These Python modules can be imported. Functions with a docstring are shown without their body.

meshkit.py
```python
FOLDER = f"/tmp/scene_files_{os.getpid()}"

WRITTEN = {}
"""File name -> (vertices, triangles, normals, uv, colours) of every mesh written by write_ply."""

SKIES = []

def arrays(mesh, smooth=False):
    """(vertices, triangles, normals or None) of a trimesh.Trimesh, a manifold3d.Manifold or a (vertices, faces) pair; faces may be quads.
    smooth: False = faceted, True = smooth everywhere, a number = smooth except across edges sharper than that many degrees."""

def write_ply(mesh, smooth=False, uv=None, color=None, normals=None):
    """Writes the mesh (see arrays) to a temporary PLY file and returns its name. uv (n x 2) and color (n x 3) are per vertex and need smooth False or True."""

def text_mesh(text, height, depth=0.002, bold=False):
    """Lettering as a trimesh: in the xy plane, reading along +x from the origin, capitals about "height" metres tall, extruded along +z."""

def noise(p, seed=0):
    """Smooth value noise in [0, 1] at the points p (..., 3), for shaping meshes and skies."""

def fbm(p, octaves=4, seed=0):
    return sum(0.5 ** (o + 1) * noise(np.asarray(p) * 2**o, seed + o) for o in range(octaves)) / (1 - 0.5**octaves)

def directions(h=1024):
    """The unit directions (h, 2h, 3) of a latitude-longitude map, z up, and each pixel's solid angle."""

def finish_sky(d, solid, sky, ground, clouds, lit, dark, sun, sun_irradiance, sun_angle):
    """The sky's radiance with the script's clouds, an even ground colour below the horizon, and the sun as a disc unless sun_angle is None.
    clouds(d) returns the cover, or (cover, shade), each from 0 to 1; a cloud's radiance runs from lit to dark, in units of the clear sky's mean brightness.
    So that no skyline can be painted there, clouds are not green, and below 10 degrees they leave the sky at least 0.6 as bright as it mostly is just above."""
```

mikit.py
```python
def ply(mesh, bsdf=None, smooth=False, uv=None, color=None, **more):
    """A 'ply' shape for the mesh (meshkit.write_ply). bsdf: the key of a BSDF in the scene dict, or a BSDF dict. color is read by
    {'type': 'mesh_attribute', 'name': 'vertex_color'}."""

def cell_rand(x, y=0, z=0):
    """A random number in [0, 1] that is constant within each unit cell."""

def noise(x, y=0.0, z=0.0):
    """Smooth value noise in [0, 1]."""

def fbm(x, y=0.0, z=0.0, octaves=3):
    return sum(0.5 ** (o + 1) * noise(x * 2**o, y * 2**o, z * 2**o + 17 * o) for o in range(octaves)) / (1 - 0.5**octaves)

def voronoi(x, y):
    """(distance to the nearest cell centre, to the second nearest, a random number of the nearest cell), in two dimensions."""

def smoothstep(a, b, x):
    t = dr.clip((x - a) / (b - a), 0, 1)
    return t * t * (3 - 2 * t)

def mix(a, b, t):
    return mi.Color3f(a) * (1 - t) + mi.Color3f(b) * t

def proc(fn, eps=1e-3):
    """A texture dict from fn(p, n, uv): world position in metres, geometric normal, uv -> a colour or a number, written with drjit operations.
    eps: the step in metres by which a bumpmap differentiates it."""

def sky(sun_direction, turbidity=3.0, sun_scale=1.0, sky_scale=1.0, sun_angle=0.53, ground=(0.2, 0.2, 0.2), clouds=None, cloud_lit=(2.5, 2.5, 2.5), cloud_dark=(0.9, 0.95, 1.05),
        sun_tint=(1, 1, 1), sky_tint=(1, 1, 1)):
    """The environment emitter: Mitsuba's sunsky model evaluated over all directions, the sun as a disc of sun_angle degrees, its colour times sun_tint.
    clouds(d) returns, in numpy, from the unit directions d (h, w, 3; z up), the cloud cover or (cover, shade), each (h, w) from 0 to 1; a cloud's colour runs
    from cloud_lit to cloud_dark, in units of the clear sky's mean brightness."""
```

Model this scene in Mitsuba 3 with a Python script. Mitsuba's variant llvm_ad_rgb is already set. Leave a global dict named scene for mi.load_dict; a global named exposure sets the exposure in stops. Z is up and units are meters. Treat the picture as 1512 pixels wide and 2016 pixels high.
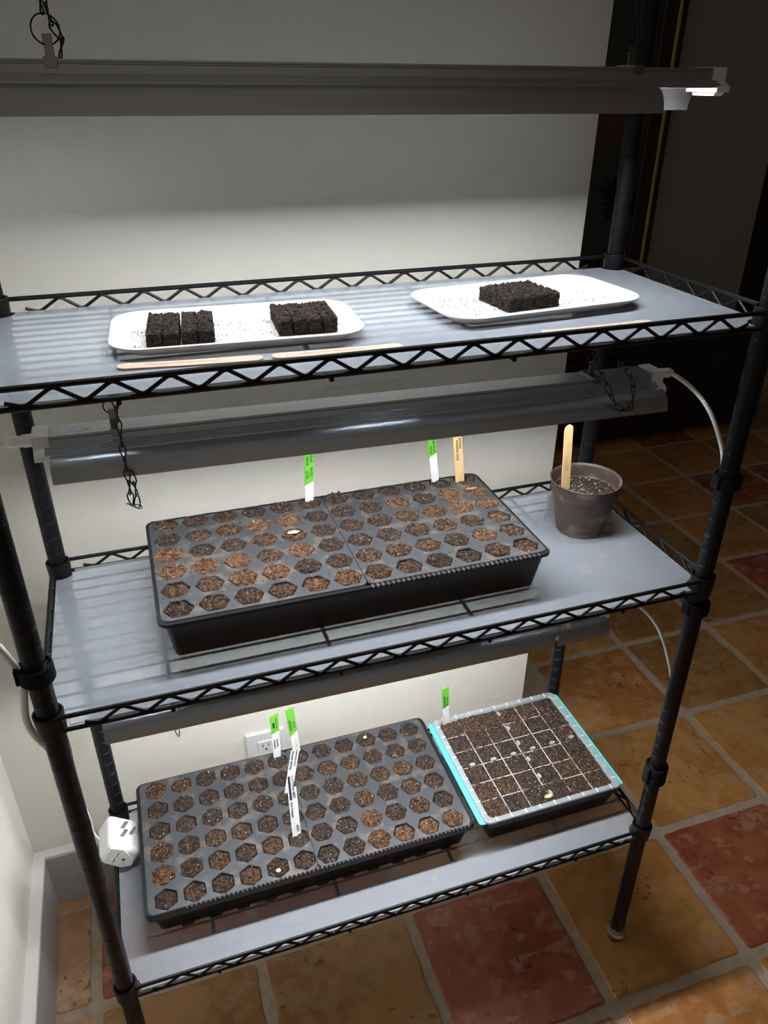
import math, numpy as np, trimesh, drjit as dr, mitsuba as mi, mikit, meshkit
import shapely.geometry as sg
from shapely.affinity import rotate as srot, translate as stra
from mikit import ply, proc, mix, smoothstep
from mikit import fbm as tfbm, noise as tnoise
from meshkit import fbm, text_mesh
T = mi.ScalarTransform4f
PI = math.pi
scene, labels = {}, {}

# ---------------------------------------------------------------- camera, light, exposure
CAM = np.array([0.15483, -0.73760, 1.49586])
FWD = np.array([0.275247, 0.826615, -0.490863])
UP = np.array([0.153334, 0.466302, 0.871235])
scene['camera'] = {'type': 'perspective', 'fov_axis': 'x', 'fov': 2 * math.degrees(math.atan(756 / 1523.49)),
                   'near_clip': 0.02, 'far_clip': 30.0,
                   'to_world': T().look_at(origin=CAM.tolist(), target=(CAM + FWD).tolist(), up=UP.tolist())}
exposure = 1.12
AMBIENT = (0.062, 0.057, 0.050)          # faint light of the rest of the dim house
LAMP = (35.0, 36.2, 37.0)                 # radiance of the cool white grow tubes
scene['ambient'] = {'type': 'constant', 'radiance': {'type': 'rgb', 'value': list(AMBIENT)}, 'sampling_weight': 0.35}

# ---------------------------------------------------------------- helpers
rng = np.random.default_rng(7)
TRI = trimesh.Trimesh

def unique(key):
    if key not in labels and key not in scene and not any(k.startswith(key + '__') for k in scene):
        return key
    n = 1
    while True:
        k = f'{key}_{n:03d}'
        if k not in labels and k not in scene and not any(q.startswith(k + '__') for q in scene):
            return k
        n += 1

_count = {}
def put(name, mesh, mat, parent=None, smooth=False, label=None, **more):
    """one shape entry; a part when parent is given"""
    key = name if parent is None else parent + '__' + name
    n = _count.get(key, 0); _count[key] = n + 1
    if n: key = f'{key}_{n:03d}'
    if isinstance(mesh, dict):
        scene[key] = {**mesh, **more}
    else:
        scene[key] = ply(mesh, mat, smooth=smooth, **more)
    if label: labels[key] = {'label': label}
    return key

def thing(name, label, cat, group=None):
    n = _count.get(name, 0); _count[name] = n + 1
    key = name if n == 0 else f'{name}_{n:03d}'
    labels[key] = {'label': label, 'category': cat}
    if group: labels[key]['group'] = group
    return key

def struct(key, mesh=None, mat=None, smooth=False, label=None):
    if mesh is not None: scene[key] = ply(mesh, mat, smooth=smooth)
    labels[key] = {'kind': 'structure'}
    if label: labels[key]['label'] = label
    return key

def join(ms): return trimesh.util.concatenate(ms)

def box(x0, x1, y0, y1, z0, z1, b=0.0):
    if b <= 0:
        m = trimesh.creation.box(extents=(x1 - x0, y1 - y0, z1 - z0)); m.apply_translation(((x0 + x1) / 2, (y0 + y1) / 2, (z0 + z1) / 2)); return m
    pts = []
    for sx in (0, 1):
        for sy in (0, 1):
            for sz in (0, 1):
                p = np.array([(x0, x1)[sx], (y0, y1)[sy], (z0, z1)[sz]]); d = np.array([1 - 2 * sx, 1 - 2 * sy, 1 - 2 * sz]) * b
                for k in range(3):
                    q = d.copy(); q[k] = 0; pts.append(p + q)
    return TRI(pts).convex_hull

def loft(rings, cap0=False, cap1=False):
    """rings: list of (n,3) closed loops with the same n"""
    R = [np.asarray(r, float) for r in rings]; n = len(R[0]); v = np.vstack(R); f = []
    i = np.arange(n); j = (i + 1) % n
    for k in range(len(R) - 1):
        a, b = k * n, (k + 1) * n
        f += [np.stack([a + i, a + j, b + j], 1), np.stack([a + i, b + j, b + i], 1)]
    for on, k, flip in ((cap0, 0, True), (cap1, len(R) - 1, False)):
        if on:
            c = len(v); v = np.vstack([v, R[k].mean(0)]); q = np.stack([k * n + i, k * n + j, i * 0 + c], 1)
            f.append(q[:, ::-1] if flip else q)
    return TRI(v, np.vstack(f), process=False)

def lathe(prof, sides=24, cx=0, cy=0, cap=True):
    a = np.arange(sides) * 2 * PI / sides
    rings = [np.stack([cx + r * np.cos(a), cy + r * np.sin(a), 0 * a + z], 1) for r, z in prof]
    return loft(rings, cap, cap)

def tube(pts, r, sides=8, cap=True):
    p = np.asarray(pts, float); n = len(p)
    t = np.gradient(p, axis=0); t /= np.linalg.norm(t, axis=1, keepdims=True)
    a = np.cross(t[0], [0, 0, 1.0]);
    if np.linalg.norm(a) < .1: a = np.cross(t[0], [1.0, 0, 0])
    a /= np.linalg.norm(a); ang = np.arange(sides) * 2 * PI / sides; rings = []
    r = np.broadcast_to(r, n)
    for k in range(n):
        a = a - t[k] * (a @ t[k]); a /= np.linalg.norm(a); b = np.cross(t[k], a)
        rings.append(p[k] + r[k] * (np.cos(ang)[:, None] * a + np.sin(ang)[:, None] * b))
    return loft(rings, cap, cap)

def spline(pts, n=40):
    p = np.asarray(pts, float); d = np.r_[0, np.cumsum(np.linalg.norm(np.diff(p, axis=0), axis=1))]
    from scipy.interpolate import CubicSpline
    return CubicSpline(d, p)(np.linspace(0, d[-1], n))

def bent(pts, r, rad=0.003, sides=6):
    """polyline wire with small rounded bends"""
    p = np.asarray(pts, float); out = [p[0]]
    for k in range(1, len(p) - 1):
        u = (p[k - 1] - p[k]); w = (p[k + 1] - p[k]); u /= np.linalg.norm(u); w /= np.linalg.norm(w)
        a, b = p[k] + u * rad, p[k] + w * rad
        for s in (0, .33, .67, 1): out.append((1 - s) ** 2 * a + 2 * s * (1 - s) * p[k] + s * s * b)
    out.append(p[-1])
    return tube(out, r, sides)

def extrude_x(poly, x0, x1, f=None):
    """polygon in (y,z) extruded along x"""
    m = trimesh.creation.extrude_polygon(sg.Polygon(poly) if not hasattr(poly, 'exterior') else poly, 1.0, engine='earcut')
    v = m.vertices; w = np.stack([x0 + v[:, 2] * (x1 - x0), v[:, 0], v[:, 1]], 1)
    return TRI(w, m.faces, process=False)

def rrect(x0, x1, y0, y1, r, z, n=6, tf=None):
    """rounded rectangle loop"""
    out = []
    for cx, cy, a0 in ((x1 - r, y1 - r, 0), (x0 + r, y1 - r, 90), (x0 + r, y0 + r, 180), (x1 - r, y0 + r, 270)):
        for k in range(n + 1):
            a = math.radians(a0 + 90 * k / n); out.append((cx + r * math.cos(a), cy + r * math.sin(a), z))
    o = np.array(out)
    return o if tf is None else tf(o)

def frame(m, o, ex, ey, ez):
    v = np.asarray(m.vertices)
    return TRI(np.asarray(o) + v[:, :1] * np.asarray(ex) + v[:, 1:2] * np.asarray(ey) + v[:, 2:3] * np.asarray(ez), m.faces, process=False)

def unit(v): v = np.asarray(v, float); return v / np.linalg.norm(v)

# ---------------------------------------------------------------- materials
def rgb(*c): return {'type': 'rgb', 'value': list(c)}
def mat(name, base, rough=0.5, two=True, bump=None, **k):
    b = {'type': 'principled', 'base_color': rgb(*base) if isinstance(base, tuple) else base, 'roughness': rough, **k}
    if bump: b = {'type': 'bumpmap', 'arbitrary': proc(bump[0], eps=bump[2] if len(bump) > 2 else 1e-3), 'scale': bump[1], 'bsdf': b}
    scene[name] = {'type': 'twosided', 'bsdf': b} if two else b
    return name

mat('black_coat', (0.004, 0.0044, 0.0055), 0.42, specular=0.20)
mat('black_wire', (0.004, 0.004, 0.0045), 0.42, specular=0.25)
mat('chain_black', (0.008, 0.008, 0.008), 0.4, specular=0.5)
mat('strap_fabric', (0.010, 0.010, 0.012), 0.9, specular=0.1)
mat('aluminium', proc(lambda p, n, uv: mix((.47, .48, .50), (.53, .54, .56), tnoise(p.x * 3, p.y * 900, p.z * 900))), 0.36, metallic=0.9)
mat('steel', (0.33, 0.32, 0.31), 0.22, metallic=1.0)
mat('chrome', (0.70, 0.69, 0.67), 0.16, metallic=1.0)
mat('prong_metal', (0.26, 0.22, 0.17), 0.35, metallic=0.8)
mat('white_plastic', (0.66, 0.66, 0.655), 0.38)
mat('cap_plastic', (0.78, 0.77, 0.75), 0.35)
mat('grey_print', (0.45, 0.45, 0.46), 0.6)
mat('dark_slot', (0.05, 0.05, 0.05), 0.6)
mat('cord_white', (0.80, 0.79, 0.75), 0.4)
mat('tray_black', (0.007, 0.007, 0.008), 0.34, specular=0.30)
mat('insert_black', proc(lambda p, n, uv: mix((.035, .036, .039), (.085, .070, .060), smoothstep(.52, .78, tfbm(p.x * 60, p.y * 60, 3.0, 4)) * .8)), 0.36, specular=0.55)
mat('foam_white', (0.43, 0.435, 0.44), 0.6, specular=0.3, bump=(lambda p, n, uv: tfbm(p.x * 500, p.y * 500, p.z * 500, 2), 0.00008, 3e-4))
mat('foam_floor', proc(lambda p, n, uv: mix((.43, .43, .435), (.26, .17, .13), smoothstep(.56, .74, tfbm(p.x * 420, p.y * 420, 1.0, 3)) * smoothstep(.42, .62, tfbm(p.x * 14, p.y * 14, 5.0, 2)))), 0.6)
mat('stick_wood', proc(lambda p, n, uv: mix((.46, .35, .265), (.38, .27, .19), tfbm(p.x * 60, p.y * 700, p.z * 60, 3) * .8)), 0.6)
mat('label_wood', proc(lambda p, n, uv: mix((.64, .45, .22), (.53, .34, .14), tfbm(p.x * 700, p.y * 60, p.z * 25, 3) * .7)), 0.6)
mat('label_white', (0.66, 0.66, 0.65), 0.45)
mat('tape_green', (0.12, 0.42, 0.035), 0.4)
mat('ink', (0.012, 0.012, 0.016), 0.6)
mat('pencil', (0.40, 0.27, 0.20), 0.7)
mat('pot_brown', proc(lambda p, n, uv: mix((.050, .034, .027), (.13, .09, .068), smoothstep(.5, .8, tfbm(p.x * 45, p.y * 45, p.z * 60, 4)))), 0.5)
mat('turquoise', (0.09, 0.66, 0.62), 0.4)
mat('perlite', (0.85, 0.83, 0.78), 0.8)
mat('seed_tan', (0.62, 0.40, 0.20), 0.7)
mat('cream', (0.80, 0.70, 0.48), 0.7)
mat('fibre', proc(lambda p, n, uv: mix((.15, .075, .036), (.33, .19, .10), tnoise(p.x * 260, p.y * 260, p.z * 100))), 0.8)
def soilfn(a, b, f=420):
    return proc(lambda p, n, uv: mix(a, b, smoothstep(.38, .72, tfbm(p.x * f, p.y * f, p.z * f, 3))))
mat('soil_dark', soilfn((.015, .010, .0075), (.062, .040, .029)), 0.9, specular=0.2)
mat('soil_mid', soilfn((.020, .012, .008), (.088, .050, .031)), 0.9, specular=0.2)
mat('soil_coir', soilfn((.040, .022, .013), (.145, .078, .045)), 0.95, specular=0.1)
mat('block_soil', soilfn((.012, .0085, .0065), (.045, .031, .024), 500), 0.9, specular=0.2)
scene['liner_film'] = {'type': 'principledthin', 'base_color': proc(lambda p, n, uv: mix((.77, .84, .95), (.85, .89, .96), smoothstep(.64, .75, tfbm(p.x * 60, p.y * 60, p.z, 3)))), 'roughness': 0.20, 'spec_trans': 0.72, 'diff_trans': 0.25, 'eta': 1.42}
scene['clear_plastic'] = {'type': 'principledthin', 'base_color': rgb(.62, .645, .67), 'roughness': 0.3, 'spec_trans': 0.50, 'diff_trans': 0.6, 'eta': 1.45}
mat('grid_plastic', (0.46, 0.40, 0.37), 0.45)
mat('tab_plastic', (0.24, 0.24, 0.245), 0.45)
def orange_peel(p, n, uv): return tfbm(p.x * 90, p.y * 90, p.z * 90, 3)
mat('wall_paint', (0.68, 0.655, 0.59), 0.65, specular=0.3, bump=(orange_peel, 0.0009, 2e-3))
mat('side_paint', (0.72, 0.705, 0.64), 0.65, specular=0.3, bump=(orange_peel, 0.0009, 2e-3))
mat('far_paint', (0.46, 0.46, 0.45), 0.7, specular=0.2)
mat('trim_paint', (0.74, 0.73, 0.70), 0.45)
mat('base_grey', (0.40, 0.385, 0.39), 0.6, bump=(orange_peel, 0.0006, 2e-3))  # shade of the baseboard face, put into a darker colour
mat('grout', proc(lambda p, n, uv: mix((.44, .33, .235), (.60, .47, .36), tfbm(p.x * 70, p.y * 70, 0.0, 3))), 0.8, bump=(lambda p, n, uv: tfbm(p.x * 300, p.y * 300, 0., 2), 0.001, 1e-3))
def tilemat(name, a, b, c):
    def fn(p, n, uv):
        big = tfbm(p.x * 7, p.y * 7, 2.0, 3); fine = tfbm(p.x * 45, p.y * 45, 4.0, 4)
        col = mix(a, b, smoothstep(.32, .68, big * .55 + fine * .45))
        col = mix(col, c, smoothstep(.55, .72, tfbm(p.x * 34 + 9, p.y * 52, 7.0, 4)) * .6)
        return mix(col, (.06, .045, .035), smoothstep(.80, .86, tnoise(p.x * 120, p.y * 120, 1.0)) * smoothstep(.74, .82, tnoise(p.x * 13, p.y * 13, 3.0)) * .6)
    mat(name, proc(fn), 0.42, specular=0.45, bump=(lambda p, n, uv: tfbm(p.x * 60, p.y * 60, 3.0, 3), 0.0016, 2e-3))
tilemat('tile_yellow', (.50, .220, .058), (.66, .330, .105), (.58, .36, .18))
tilemat('tile_red', (.30, .075, .036), (.43, .130, .062), (.50, .27, .16))
tilemat('tile_orange', (.44, .175, .050), (.62, .285, .100), (.54, .33, .19))
tilemat('tile_tan', (.46, .245, .125), (.60, .36, .21), (.62, .44, .30))
tilemat('tile_brown', (.33, .150, .046), (.47, .245, .085), (.42, .27, .13))
mat('frame_wood', (0.035, 0.018, 0.010), 0.4)
mat('frame_gold', (0.75, 0.54, 0.16), 0.4, metallic=0.2)
mat('cabinet_wood', (0.018, 0.013, 0.010), 0.5)
def canvas(p, n, uv):
    col = mix((.05, .09, .085), (.035, .06, .05), tfbm(p.x * 5, p.z * 5, 1.0, 3))
    col = mix(col, (.14, .05, .03), smoothstep(.5, .62, tfbm(p.x * 3.1 + 4, p.z * 3.1, 2.0, 2)) * smoothstep(1.1, 1.35, p.z))
    dx, dz = p.x - 2.34, p.z - 1.02
    r = dr.sqrt(dx * dx + dz * dz); a = dr.atan2(dz, dx)
    return mix(col, (.012, .010, .010), 1 - smoothstep(.085, .11, r + .03 * dr.sin(a * 11) * dr.sin(a * 7 + 1)))
mat('canvas', proc(canvas), 0.6)

# ---------------------------------------------------------------- measures of the rack
W, D = 0.8883, 0.3296                     # post axes
Z = (0.3321, 0.8687, 1.2562, 1.765)       # collar tops of the shelves
LINER = 0.021                             # liner surface below collar top
M1, M2, M3 = (z - LINER for z in Z[:3])
YB, XL = 0.4385, -0.1875                    # back wall, left wall

# ---------------------------------------------------------------- floor of handmade tiles
fl = struct('floor', box(-0.9, 4.6, -1.6, 3.2, -0.05, -0.0035), 'grout')
GX = [-0.397 + 0.3023 * i for i in range(17)]
GY = [-1.314 + 0.2993 * i for i in range(16)]
kinds = {(0, 3): 'tan', (0, 4): 'tan', (0, 5): 'tan', (1, 4): 'brown', (1, 5): 'red', (2, 4): 'brown', (2, 3): 'yellow', (2, 5): 'red', (3, 4): 'red', (3, 3): 'brown', (3, 5): 'yellow',
         (4, 4): 'yellow', (4, 3): 'orange', (4, 5): 'orange', (5, 4): 'red', (5, 3): 'yellow', (5, 5): 'yellow', (6, 5): 'yellow', (6, 4): 'orange', (5, 6): 'orange', (6, 6): 'brown', (7, 6): 'orange', (7, 5): 'yellow', (6, 7): 'brown', (4, 6): 'brown', (5, 7): 'yellow'}
names = ['yellow', 'red', 'orange', 'brown', 'tan']
def tile(x0, x1, y0, y1):
    r = 0.008
    base = rrect(x0, x1, y0, y1, r, 0, 4)
    # wobble of the hand cut edges
    n = len(base); dense = []
    for k in range(n):
        a, b = base[k], base[(k + 1) % n]; L = np.linalg.norm(b - a); m = max(1, int(L / .02))
        dense += [a + (b - a) * s / m for s in range(m)]
    p = np.array(dense); c = p.mean(0); d = p - c; d /= np.linalg.norm(d, axis=1, keepdims=True)
    wob = (fbm(p * 28 + 5, 3, 3) - .5)[:, None] * 0.007 * d
    lo = p + wob; rings = []
    for ins, z in ((0, -0.006), (0, -0.0028), (0.0012, -0.0012), (0.0035, -0.0003), (0.007, 0.0)):
        q = lo - d * ins; q[:, 2] = z; rings.append(q)
    return loft(rings, False, True)
for i in range(len(GX) - 1):
    for j in range(len(GY) - 1):
        x0, x1, y0, y1 = GX[i] + .0105, GX[i + 1] - .0105, GY[j] + .0105, GY[j + 1] - .0105
        kk = kinds.get((i, j))
        if kk is None: kk = names[int(rng.integers(0, 4))]
        x0 = max(x0, -0.168)
        if x1 < -0.12 or x1 - x0 < .04: continue
        if x1 < 0.90 and y1 > YB - .03: y1 = min(y1, YB - .0165)
        if y1 - y0 < .03: continue
        if x0 < .86 and y0 > YB - .02: continue
        put('tile', tile(x0, x1, y0, y1), 'tile_' + kk, fl, smooth=40)

# ---------------------------------------------------------------- walls
v = np.array([[XL - .15, YB, -.05], [0.8800, YB, -.05], [0.9100, YB, 2.6], [XL - .15, YB, 2.6]])
v2 = v.copy(); v2[:, 1] = YB + .14
wb = TRI(np.vstack([v, v2]), [[0, 1, 2], [0, 2, 3], [4, 6, 5], [4, 7, 6], [1, 5, 6], [1, 6, 2], [0, 4, 5], [0, 5, 1], [3, 2, 6], [3, 6, 7], [0, 3, 7], [0, 7, 4]], process=False)
struct('wall_back', wb, 'wall_paint')
struct('wall_left', box(XL - .12, XL, -1.6, YB, -.05, 2.6), 'side_paint')
FY = 2.50
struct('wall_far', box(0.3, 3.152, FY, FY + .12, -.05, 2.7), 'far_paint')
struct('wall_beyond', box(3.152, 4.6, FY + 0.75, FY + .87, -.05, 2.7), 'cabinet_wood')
struct('blocker_wall_right', box(4.05, 4.2, -1.6, FY + .9, -.05, 2.6), 'far_paint')  # unseen wall added to keep ambient light off the far floor
struct('blocker_wall_rear', box(1.25, 4.2, -1.72, -1.6, -.05, 2.6), 'far_paint')  # added behind the camera, out of view, to narrow the ambient opening
struct('blocker_ceiling', box(0.95, 4.2, -1.72, FY + .9, 2.45, 2.6), 'far_paint')  # added out of view over the right side only, blocks ambient from above
# baseboards: shade on the front face painted in as grey, top edge left white
def baseboard(key, poly, plan):
    pass
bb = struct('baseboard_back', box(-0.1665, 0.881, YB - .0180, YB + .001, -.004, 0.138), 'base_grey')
put('cap', box(-0.1665, 0.881, YB - .0186, YB + .001, 0.138, 0.149, .0015), 'trim_paint', bb, label='white top edge')
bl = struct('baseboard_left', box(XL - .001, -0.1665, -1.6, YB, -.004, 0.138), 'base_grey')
put('cap', box(XL - .001, -0.1658, -1.6, YB, 0.138, 0.149, .0015), 'trim_paint', bl, label='white top edge')
struct('baseboard_far', box(0.3, 3.168, FY - .016, FY + .001, -.004, 0.14, .002), 'trim_paint')

# ---------------------------------------------------------------- wire rack
rack = thing('shelving_rack', 'black wire shelving rack with grooved round posts against the white wall', 'shelf')
def post_mesh(x, y):
    R, g0 = 0.0125, 1.192
    zs = sorted([g0 - .0254 * i for i in range(-24, 47) if 0.055 < g0 - .0254 * i < 1.80])
    prof = [(0.0105, 0.028), (R, 0.030)]
    for z in zs:
        i = round((g0 - z) / .0254)
        for dz in ((-.0019, .0019) if i % 5 == 0 else (0.0,)):
            prof += [(R, z + dz - .0007), (R - .0005, z + dz - .0002), (R - .0005, z + dz + .0002), (R, z + dz + .0007)]
    prof += [(R, 1.83), (R - .002, 1.834)]
    return lathe(prof, 28, x, y)
for x, y in ((0, 0), (W, 0), (0, D), (W, D)):
    p = put('post', post_mesh(x, y), 'black_coat', rack, smooth=35)
    f1 = lathe([(0.0, .0), (0.0125, .0), (0.0145, .003), (0.0145, .011), (0.008, .013)], 28, x, y)
    put('foot', f1, 'dark_slot', p, smooth=35, label='black rubber foot')
    f2 = lathe([(0.008, .012), (0.0165, .013), (0.0195, .017), (0.0195, .021), (0.0172, .025), (0.0178, .028), (0.0158, .034), (0.0128, .035)], 28, x, y)
    put('foot_cup', f2, 'chrome', p, smooth=35, label='shiny metal foot cup')

def collar(x, y, z):
    return lathe([(.0127, z - .031), (.0150, z - .0330), (.0157, z - .0315), (.0170, z - .004), (.0172, z - .001), (.0166, z), (.0148, z), (.0138, z - .0025), (.0127, z - .0035)], 28, x, y, cap=False)
def shelf(z):
    rU, rL = .0029, .0028
    up, lo, o = z - .0052, z - .0246, .008
    c = .0135
    wires = []
    for zz, r in ((up, rU), (lo, rL)):
        for y in (-o, D + o): wires.append(tube([(c, y, zz), (W - c, y, zz)], r, 10))
        for x in (-o, W + o): wires.append(tube([(x, c, zz), (x, D - c, zz)], r, 10))
    s = put('shelf', join(wires), 'black_wire', rack, smooth=35)
    rt = .0021
    for y, k0, pt in ((-o, .0532, .0523), (D + o, .0492, .0520)):
        pts = [(k0 - .0165, y, lo + .0065)]
        for k in range(16):
            pts.append((k0 + pt * k, y, lo + rt * .6))
            if k < 15: pts.append((k0 + pt * (k + .5), y, up - rt * .6))
        pts.append((k0 + pt * 15 + .0165, y, lo + .0075))
        put('truss', bent(pts, rt, .0045), 'black_wire', s, smooth=35)
    for x in (-o, W + o):
        pts = [(x, .024, lo + .0065)]
        for k in range(6):
            pts.append((x, .036 + .0515 * k, lo + rt * .6))
            if k < 5: pts.append((x, .036 + .0515 * (k + .5), up - rt * .6))
        pts.append((x, .036 + .0515 * 5 + .012, lo + .0065))
        put('truss', bent(pts, rt, .0045), 'black_wire', s, smooth=35)
    for k in range(12):
        y = .0254 + .02535 * k
        put('deck_wire', tube([(-o - .001, y, z - .0242), (W + o + .001, y, z - .0242)], .0016, 8), 'black_wire', s, smooth=35)
    for x in (.1345, .341, .546, .7515):
        put('cross_wire', tube([(x, -o - .003, z - .0284), (x, D + o + .003, z - .0284)], .0026, 8), 'black_wire', s, smooth=35)
    for x, y in ((0, 0), (W, 0), (0, D), (W, D)):
        put('collar', collar(x, y, z), 'black_coat', s, smooth=35)
for z in Z: shelf(z)

# ---------------------------------------------------------------- frosted liners
def liner(zt, label):
    t = .0011
    P = sg.box(-.0050, -.0045, W + .0052, D + .0052)
    for x, y in ((0, 0), (W, 0), (0, D), (W, D)): P = P.difference(sg.Point(x, y).buffer(.0205, 24))
    tri = trimesh.creation.triangulate_polygon(P.segmentize(.03), engine='earcut')
    v = np.c_[tri[0], np.full(len(tri[0]), zt)]
    key = thing('shelf_liner', label, 'shelf liner', None)
    scene[key] = ply(TRI(v, tri[1], process=False), 'liner_film', smooth=False)
    # thin white strip along the cut edge
    e = np.array(P.exterior.coords); e = np.c_[e, np.full(len(e), zt)]
    lo = e.copy(); lo[:, 2] -= t
    put('edge', loft([lo[:-1], e[:-1]]), 'trim_paint', key)
liner(M3, 'frosted translucent plastic sheet on the upper visible shelf under the white foam trays')
liner(M2, 'frosted translucent plastic sheet on the middle shelf under the seed tray and brown pot')
liner(M1, 'frosted translucent plastic sheet with notched corners on the lowest shelf')

# ---------------------------------------------------------------- grow lights
def light(x0, x1, yl, yr, zl, zr, label, fw, bw, power=1.0):
    key = thing('grow_light', label, 'grow light')
    def place(m):
        v = np.asarray(m.vertices).copy(); s = (v[:, 0] - x0) / (x1 - x0)
        v[:, 1] += yl + (yr - yl) * s; v[:, 2] += zl + (zr - zl) * s
        return TRI(v, m.faces, process=False)
    left = [(-.0165, 0), (-.0165, -.0018), (-.0150, -.0026), (-.0150, -.0036), (-.0165, -.0044), (-.0165, -.0120)]
    for k in range(4):
        a = .0165 + .0026 * k; left += [(-a - .0014, -.0126 - .0014 * k), (-a - .0020, -.0136 - .0014 * k)]
    left += [(-.0272, -.0180), (-.0278, -.0200), (-.0262, -.0205), (-.0150, -.0148), (-.0122, -.0132)]
    poly = left + [(-a, b) for a, b in left[::-1]]
    put('housing', place(extrude_x(poly, x0 + .012, x1 - .012)), 'aluminium', key, smooth=20)
    for s, (wx0, wx1) in ((-1, fw), (1, bw)):
        o, i = [], []
        for t in np.linspace(0, PI / 2, 11):
            o.append((s * (.0272 + .0200 * math.sin(t)), -.0462 + .0262 * math.cos(t)))
            i.append((s * (.0260 + .0200 * math.sin(t)), -.0462 + .0250 * math.cos(t)))
        put('reflector', place(extrude_x(o + i[::-1], wx0, wx1)), 'aluminium', key, smooth=30)
    cp = [(-.0178, .0012), (.0178, .0012), (.0178, -.0135), (.0285, -.0190), (.0285, -.0250), (-.0285, -.0250), (-.0285, -.0190), (-.0178, -.0135)]
    for a, b in ((x0, x0 + .018), (x1 - .018, x1)):
        c = put('end_cap', place(extrude_x(cp, a, b)), 'cap_plastic', key, label='white plastic end cap')
        put('socket', place(extrude_x([(-.022, -.0250), (.022, -.0250), (.019, -.029), (-.019, -.029)], a + .004, b - .002)), 'cap_plastic', c)
    a = np.radians(np.linspace(0, -180, 13))
    arc = [(0.0120 * math.cos(t), -.0138 + .0036 * math.sin(t)) for t in a]
    xs = (x0 + .018, x1 - .018)
    v = np.array([(x, y, z) for x in xs for y, z in arc]); n = len(arc)
    f = []
    for k in range(n - 1): f += [(k, n + k, n + k + 1), (k, n + k + 1, k + 1)]
    m = place(TRI(v, f, process=False))
    if m.face_normals[:, 2].mean() > 0: m = TRI(m.vertices, m.faces[:, ::-1], process=False)
    put('tube', m, 'white_plastic', key, smooth=True, label='glowing white tube', emitter={'type': 'area', 'radiance': rgb(*[power * c for c in LAMP])})
    def at(x): s = (x - x0) / (x1 - x0); return np.array([x, yl + (yr - yl) * s, zl + (zr - zl) * s])
    return key, at, place
L3, at3, _ = light(.034, .874, .155, .155, 1.5100, 1.5045, 'highest grow light above the foam trays, its glowing right end exposed', (.030, .773), (.110, .876), .84)
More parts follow.
